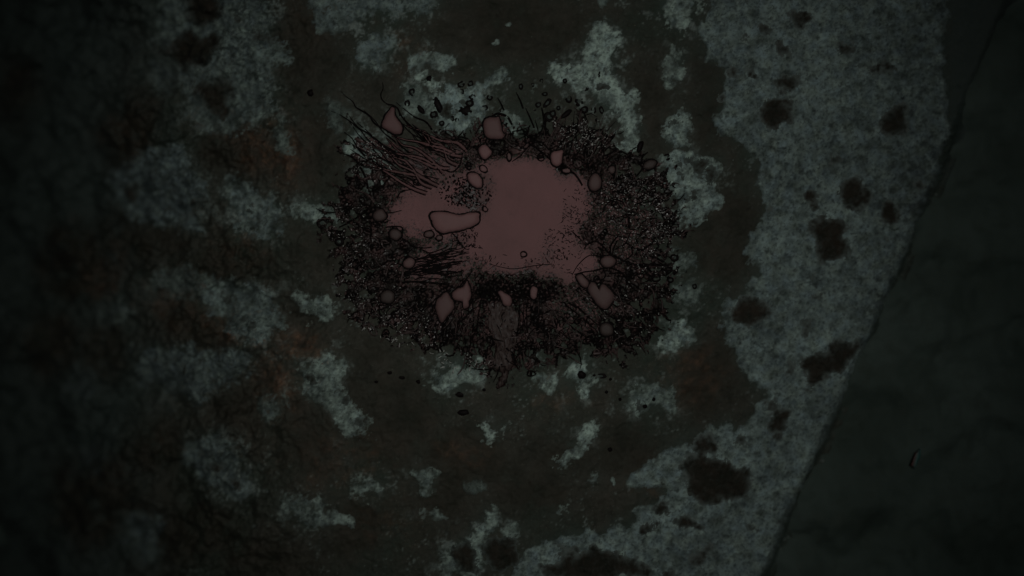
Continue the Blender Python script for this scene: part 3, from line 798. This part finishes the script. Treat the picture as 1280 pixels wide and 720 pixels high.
for i in range(11):
    u = (i + 0.5) / 11 + rng.normal(0, .03)
    a = np.array([440 + 70 * u, 196 - 50 * u + rng.normal(0, 4)])
    b = np.array([536 + 50 * u, 240 - 42 * u + rng.normal(0, 4)])
    t0 = rng.random() * 0.3
    d = b - a; nrm = np.array([-d[1], d[0]]) / np.linalg.norm(d)
    pts = [a + d * (t0 + (0.95 - t0) * s) + nrm * (7 * math.sin(3 * s + 2.1 * i) + rng.normal(0, 1.8)) for s in np.linspace(0, 1, 6)]
    o = strand(pts, 0.9, 2.9, M_POOL, 0.0004)
    at = o.data.attributes.new("dull", 'FLOAT', 'POINT')
    at.data.foreach_set('value', [0.30 + 0.3 * rng.random()] * len(o.data.vertices))
    for sgn in (-1, 1):
        strand([p + nrm * sgn * (0.6 + 2.0 * q / 5) for q, p in enumerate(pts)], 0.6, 0.9, M_BLACK, 0.0012)
# lower-left fan
for i in range(44):
    u = rng.random()
    a = np.array([500 + rng.normal(0, 8), 350 - 26 * u + rng.normal(0, 2)])
    b = np.array([590 + rng.normal(0, 10), 342 - 36 * u + rng.normal(0, 3)])
    t0 = rng.random() * 0.5; t1 = t0 + 0.25 + 0.4 * rng.random()
    p = [a + (b - a) * (t0 + (t1 - t0) * s) + np.array([0, 2.5 * math.sin(3 * s + i) + rng.normal(0, .5)]) for s in np.linspace(0, 1, 5)]
    strand(p, 0.5 + 0.5 * rng.random(), 0.4 + 0.6 * rng.random(), M_BLACK)
# threads along the right and lower rim
for i in range(50):
    ang = R(rng.uniform(-15, 165))
    r0 = rng.uniform(85, 130) * (1.35 if abs(math.cos(ang)) > .6 else 1.0)
    L = rng.uniform(14, 40)
    a = np.array([cx + r0 * math.cos(ang), cy + r0 * math.sin(ang)])
    d = np.array([math.cos(ang), math.sin(ang)])
    nrm = np.array([-d[1], d[0]])
    p = [a + d * L * s + nrm * (4 * math.sin(2.5 * s + i) + rng.normal(0, .7)) for s in np.linspace(0, 1, 5)]
    strand(p, 0.4 + 0.5 * rng.random(), 0.3 + 0.4 * rng.random(), M_BLACK if i % 2 else M_STRAND)
# top spikes
for i in range(26):
    xb = rng.uniform(675, 760)
    a = np.array([xb, 190 + rng.normal(0, 6)])
    d = np.array([rng.uniform(-4, 34), -rng.uniform(22, 52)])
    p = [a + d * s + np.array([1.5 * math.sin(5 * s + i), 0]) for s in np.linspace(0, 1, 5)]
    strand(p, 0.9, 0.3, (M_BLACK, M_STRAND)[i % 2])

# thick ridges and lumps of residue in the rim
done = 0
while done < 58:
    ang = rng.uniform(0, 2 * math.pi)
    r0 = rng.uniform(95, 175)
    x, y = cx + 1.22 * r0 * math.cos(ang), cy + 15 + 0.95 * r0 * math.sin(ang)
    if samp(omask2, np.array([x]), np.array([y]))[0] < 0.5 or samp(mar, np.array([x]), np.array([y]))[0] > 0.6:
        continue
    d = ang + rng.normal(0, 0.9); L = rng.uniform(12, 34); P = []
    for q in range(5):
        P.append((x, y)); x += L / 4 * math.cos(d); y += L / 4 * math.sin(d); d += rng.normal(0, .35)
    strand(P, 1.0 + rng.random(), 0.5 + 0.8 * rng.random(), (M_BLACK, M_BLACK, M_STRAND)[done % 3], 0.0009)
    done += 1
done = 0
while done < 64:
    ang = rng.uniform(0, 2 * math.pi)
    r0 = rng.uniform(100, 182)
    x, y = cx + 1.22 * r0 * math.cos(ang), cy + 15 + 0.95 * r0 * math.sin(ang)
    if samp(omask2, np.array([x]), np.array([y]))[0] < 0.3 or samp(mar, np.array([x]), np.array([y]))[0] > 0.5:
        continue
    t = Tubes()
    rx = rng.uniform(2.0, 4.6); el = rng.uniform(1, 2.2); a0 = rng.uniform(0, math.pi)
    P = np.array([(x + rx * (el * math.cos(q) * math.cos(a0) - math.sin(q) * math.sin(a0)) * (1 + .2 * math.sin(3 * q + done)), y + rx * (el * math.cos(q) * math.sin(a0) + math.sin(q) * math.cos(a0))) for q in np.arange(12) * 2 * math.pi / 12])
    t.add(line3(P, 0.0009), 0.0009, 5, True)
    if done % 2:
        t.add(line3(np.array([P[9], P.mean(0), P[3]]), 0.0004), rx * 0.00055, 6)
    obj("lump", t.mesh("lump"), (M_BLACK, M_STRAND, M_BLACK)[done % 3], splash)
    done += 1

# fine wisps too small to pick apart: one mass each
def wisps(name, n, polys, mat, lo, hi, rr_, seed, radial=0.3, lift=0.0008, curl=1.2, keep=0.42):
    rng = np.random.default_rng(seed)
    t = Tubes()
    k = 0; tries = 0
    arr = [(p, (min(q[0] for q in p), max(q[0] for q in p), min(q[1] for q in p), max(q[1] for q in p))) for p in polys]
    while k < n:
        p, (xa, xb, ya, yb) = arr[rng.integers(len(arr))]
        x = rng.uniform(xa, xb); y = rng.uniform(ya, yb)
        tries += 1
        if tries > 40 * n:
            break
        if not inpoly(np.array([x]), np.array([y]), p)[0] or samp(omask2, np.array([x]), np.array([y]))[0] < keep:
            continue
        ang = math.atan2(y - cy, x - cx) + rng.normal(0, 0.35) if rng.random() < radial else rng.uniform(0, 6.28)
        L = rng.uniform(lo, hi); c = rng.normal(0, curl)
        P = []
        for s in range(4):
            P.append((x, y)); x += L / 3 * math.cos(ang); y += L / 3 * math.sin(ang); ang += c / 3
        t.add(line3(np.array(P), lift), np.array([.5, 1, .9, .4]) * rr_ * rng.uniform(.6, 1.3) * 0.001, 4)
        k += 1
    o = obj(name, t.mesh(name), mat, splash)
    o["kind"] = "stuff"
RIM = [[(750,215),(850,225),(853,290),(842,390),(790,445),(745,400),(800,330),(760,260)], [(412,250),(470,240),(480,300),(520,370),(560,440),(480,420),(425,370)], [(560,170),(760,145),(800,195),(740,215),(650,180),(560,190)], [(540,400),(600,390),(720,395),(800,400),(760,445),(640,470),(560,450)]]
wisps("black_wisps", 450, RIM, M_BLACK, 3, 10, .75, 81, .35)
wisps("brown_wisps", 260, RIM, M_STRAND, 3, 9, .6, 82, .4, 0.0012)
wisps("long_threads", 130, RIM, M_BLACK, 12, 30, .8, 86, .45, 0.0012, 1.6)
wisps("brown_threads", 130, RIM, M_STRAND, 10, 26, .8, 87, .45, 0.0015, 1.6)
wisps("glint_wisps", 360, [RIM[0], RIM[0], RIM[1], [(415,390),(480,400),(610,450),(600,475),(540,455),(430,425)], [(690,150),(760,145),(770,185),(700,185)], [(430,150),(470,165),(500,215),(450,215)]], M_GLINT, 1.0, 3.2, .42, 83, .5, 0.0016)  # glints painted as short white slivers
wisps("glint_grains", 620, [ell(798, 262, 46, 62), ell(798, 262, 46, 62), ell(812, 300, 30, 60), ell(432, 320, 26, 60), ell(470, 395, 50, 24), ell(740, 168, 38, 24), ell(455, 195, 24, 30), ell(575, 455, 38, 16)], M_GLINT, 0.6, 2.4, .36, 89, .4, 0.0016, 0.8)  # clusters of sparkle painted as white grains
wisps("glint_twigs", 46, [[(535,440),(560,438),(612,452),(608,476),(575,470),(540,460)], [(440,405),(490,410),(530,425),(500,432)]], M_GLINT, 2, 6, .5, 88, .3, 0.002, 0.7, 0.0)  # longer white glints, painted as twigs below the rim
wisps("wrinkle_marks", 420, [[(585,318),(700,318),(745,340),(720,352),(600,345)], [(680,285),(745,285),(745,325),(680,325)], [(700,235),(742,235),(742,300),(705,290)], [(560,285),(600,285),(600,312),(570,312)]], M_BLACK, 2, 6, .5, 84, .1, 0.0003, 1.8)
wisps("dark_specks", 240, [ell(588, 246, 27, 16), ell(640, 362, 58, 20), ell(570, 240, 22, 20)], M_BLACK, 1.5, 4, 1.0, 85, .1, 0.0004)

# ------------------------------------------------------------------ droplets thrown clear of the splash
DROP_MESH = {}
def droplet_mesh(kind):
    if kind in DROP_MESH: return DROP_MESH[kind]
    prof = {'ring': [(1.15, -.12), (1.0, .25), (.82, .42), (.62, .38), (.45, .22), (.0, .18)], 'bead': [(1.1, -.12), (1.0, .2), (.75, .5), (.45, .66), (.2, .72), (.0, .74)]}[kind]
    n = 14
    rngd = np.random.default_rng(len(kind))
    wob = 1 + 0.07 * rngd.standard_normal(n)
    V = []; F = []; mi = []
    for r, h in prof[:-1]:
        for i in range(n):
            a = 2 * math.pi * i / n
            V.append((r * wob[i] * math.cos(a), r * wob[i] * math.sin(a), h))
    V.append((0, 0, prof[-1][1]))
    for a in range(len(prof) - 2):
        for i in range(n):
            F.append((a * n + i, a * n + (i + 1) % n, (a + 1) * n + (i + 1) % n, (a + 1) * n + i)); mi.append(0)
    a = len(prof) - 2
    for i in range(n):
        F.append((a * n + i, a * n + (i + 1) % n, len(V) - 1)); mi.append(1 if kind == 'ring' else 0)
    me = bpy.data.meshes.new(kind + "_droplet")
    me.from_pydata(V, [], F)
    me.polygons.foreach_set('use_smooth', [True] * len(F))
    me.materials.append(M_BLACK); me.materials.append(M_MOULD)
    me.polygons.foreach_set('material_index', mi)
    me.update()
    DROP_MESH[kind] = me
    return me
ORD = ['leftmost', 'second from the left', 'third from the left', 'fourth from the left', 'fifth from the left', 'sixth from the left', 'seventh from the left', 'eighth from the left']
def nth(i, n):
    return ORD[i] if i < (n + 1) // 2 else ORD[n - 1 - i].replace('leftmost', 'rightmost').replace('from the left', 'from the right')
HTOP = np.maximum(HL, np.where(omask2 > 0.3, HSP, -9))
def droplet(x, y, rx, ry, rot, kind, label, group):
    z = float(samp(HTOP, np.array([x]), np.array([y]))[0])
    o = bpy.data.objects.new("droplet", droplet_mesh(kind))
    wx, wy = to_world(x, y, z)
    o.location = (wx, wy, z)
    o.scale = (rx * 0.001, ry * 0.001, 0.0011 * min(rx, ry) ** 0.6)
    o.rotation_euler = (0, 0, -R(rot))
    COL.objects.link(o)
    tag(o, label, "droplet", group)
TOPL = [(577,115,3.2,3.2,0),(590,121,4,3.2,-20),(612,122,4.2,3,20),(606,134.5,3.8,3,0),(587,129,5,4,0),(564,149,4.8,4.2,0),(552,154,3.4,3,0),(571,150,2.6,2.6,0),(542,143,5,4.5,0),(515,115,4,4.2,0),(509,129,3.4,3.6,0)]
G1 = "black droplets on the bluish lichen above the splash"
TOPL.sort()
for i, (x, y, a, b, r) in enumerate(TOPL):
    droplet(x, y, a, b, r, 'ring', nth(i, len(TOPL)) + " of the small black droplets on pale bluish lichen above the splash", G1)
G2 = "black droplets on bare dark stone above the splash"
G2L = sorted([(666,106,3,2.4,0),(677,101,2.6,2.6,0),(681,117.5,3.6,2.2,0),(673,131,4,3.4,0),(668.5,140,2.4,3,0),(687,146,7,5.5,20),(691,142,4,4.4,0),(698,135,2.5,2.5,0),(651,108,2.8,3.6,0),(711,124,4,4,0),(724,127,5,5.5,0),(730,137,5,4,0),(742,138,3,4,0),(752,138,3,5,-20),(749,166,5,4.6,0)])
for i, (x, y, a, b, r) in enumerate(G2L):
    droplet(x, y, a, b, r, 'ring', nth(i, len(G2L)) + " of the small black droplets on dark stone above the splash", G2)
ONE = [(576,105.5,4.6,3.6,-20,'ring',"left one of two black droplet rings side by side above the splash"), (588,104.5,4,3.6,0,'ring',"right one of two black droplet rings side by side above the splash"),
       (547,131,4.6,10,-25,'bead',"large elongated black droplet left of the blob pair on bluish lichen"), (582,138,9,6,-10,'bead',"fat black blob of residue touching bluish lichen at the splash's top"),
       (684,129,6.5,3.2,-50,'ring',"slanted oblong droplet on dark stone amid the round ones above the splash"), (707,143,9,3,-38,'bead',"long thin slanted black droplet right of the round ones above the splash"),
       (706,101,2.8,2.8,0,'ring',"single tiny black ring on the left arm of the Y shaped pale lichen"), (749,93,1.4,3.6,5,'bead',"tiny upright black fleck in the middle of the Y shaped pale lichen"),
       (732,113,5,1.8,-45,'bead',"small slanted black fleck on the lower edge of the Y shaped lichen"), (800,183,3.6,7,20,'bead',"black droplet at the lower tip of the Y shaped pale lichen"),
       (834,196,4,4,0,'ring',"lone black droplet on dark stone right of the Y shaped lichen's tip"), (536.5,98,3.6,3.4,0,'bead',"round black droplet in the small bright white lichen spot above the splash"),
       (526,137,3,6,-40,'bead',"slim black droplet on green lichen beside the sheaf of threads"), (727,468.5,5.4,4.4,50,'bead',"glossy black oval droplet ringed by pale lichen below the splash"),
       (575,493,7,3.6,0,'bead',"upper one of two small black lumps below the splash's drip"), (579,516,7,4,0,'bead',"lower one of two small black lumps below the splash's drip"),
       (424,302,5.5,4.5,0,'ring',"upper one of two black rings on the splash's left rim"), (403,279,7,6.4,0,'ring',"large black ring on pale lichen left of the splash"),
       (750,470,9,3,0,'ring',"flat speckled black droplet beside the pale ringed oval below the splash"), (388,116,4,4,0,'bead',"lone black droplet far to the upper left of the splash")]
for x, y, a, b, r, kd, lab in ONE:
    droplet(x, y, a, b, r, kd, lab, None)
G3 = "black droplets on dark stone below the splash"
G3L = sorted([(523,477,3,2.6,0),(763,474,2,2,0),(775,499,2,2,0),(758,490,2.4,2,0),(762,562,3.4,2.6,0),(806,508,3,2.4,0),(817,499,2.4,2.2,0),(487,466,3,2,0),(470,477,2.6,2,0),(502,472,4,2,10),(605,487,2.6,2,0),(842,341,3,3,0)])
for i, (x, y, a, b, r) in enumerate(G3L):
    droplet(x, y, a, b, r, 'bead', nth(i, len(G3L)) + " of the tiny black droplets on dark stone below the splash", G3)
G4 = "black droplets beside the splash's right rim"
G4L = sorted([(843,322,5,4.4,0),(868,358,3,3,0),(842,376,4,4,0),(838,350,4,3,0)])
for i, (x, y, a, b, r) in enumerate(G4L):
    droplet(x, y, a, b, r, 'ring', nth(i, len(G4L)) + " of the black droplets beside the splash's right rim", G4)

# ------------------------------------------------------------------ sliver of glass on the low ground to the right
gz = GROUND_Z + 0.25 + 0.012
wx, wy = (1139 - 640) / 1000 * 1.03, (360 - 570) / 1000 * 1.03
V = [(-.0045, -.015, 0), (.003, -.019, 0), (.006, .004, 0), (.003, .018, 0), (-.003, .008, 0), (-.0035, -.012, .004), (.002, -.015, .006), (.004, .003, .007), (.002, .014, .005), (-.002, .006, .006)]
F = [(0, 1, 6, 5), (1, 2, 7, 6), (2, 3, 8, 7), (3, 4, 9, 8), (4, 0, 5, 9), (5, 6, 7, 8, 9), (4, 3, 2, 1, 0)]
me = bpy.data.meshes.new("glass_sliver"); me.from_pydata(V, [], F); me.update()
o = obj("glass_sliver", me, M_GLASS)
o.location = (wx, wy, gz); o.scale = (0.9, 0.75, 0.8); o.rotation_euler = (R(6), R(-10), R(-14))
tag(o, "tiny red and teal glass sliver on the dark ground right of the boulder", "shard")
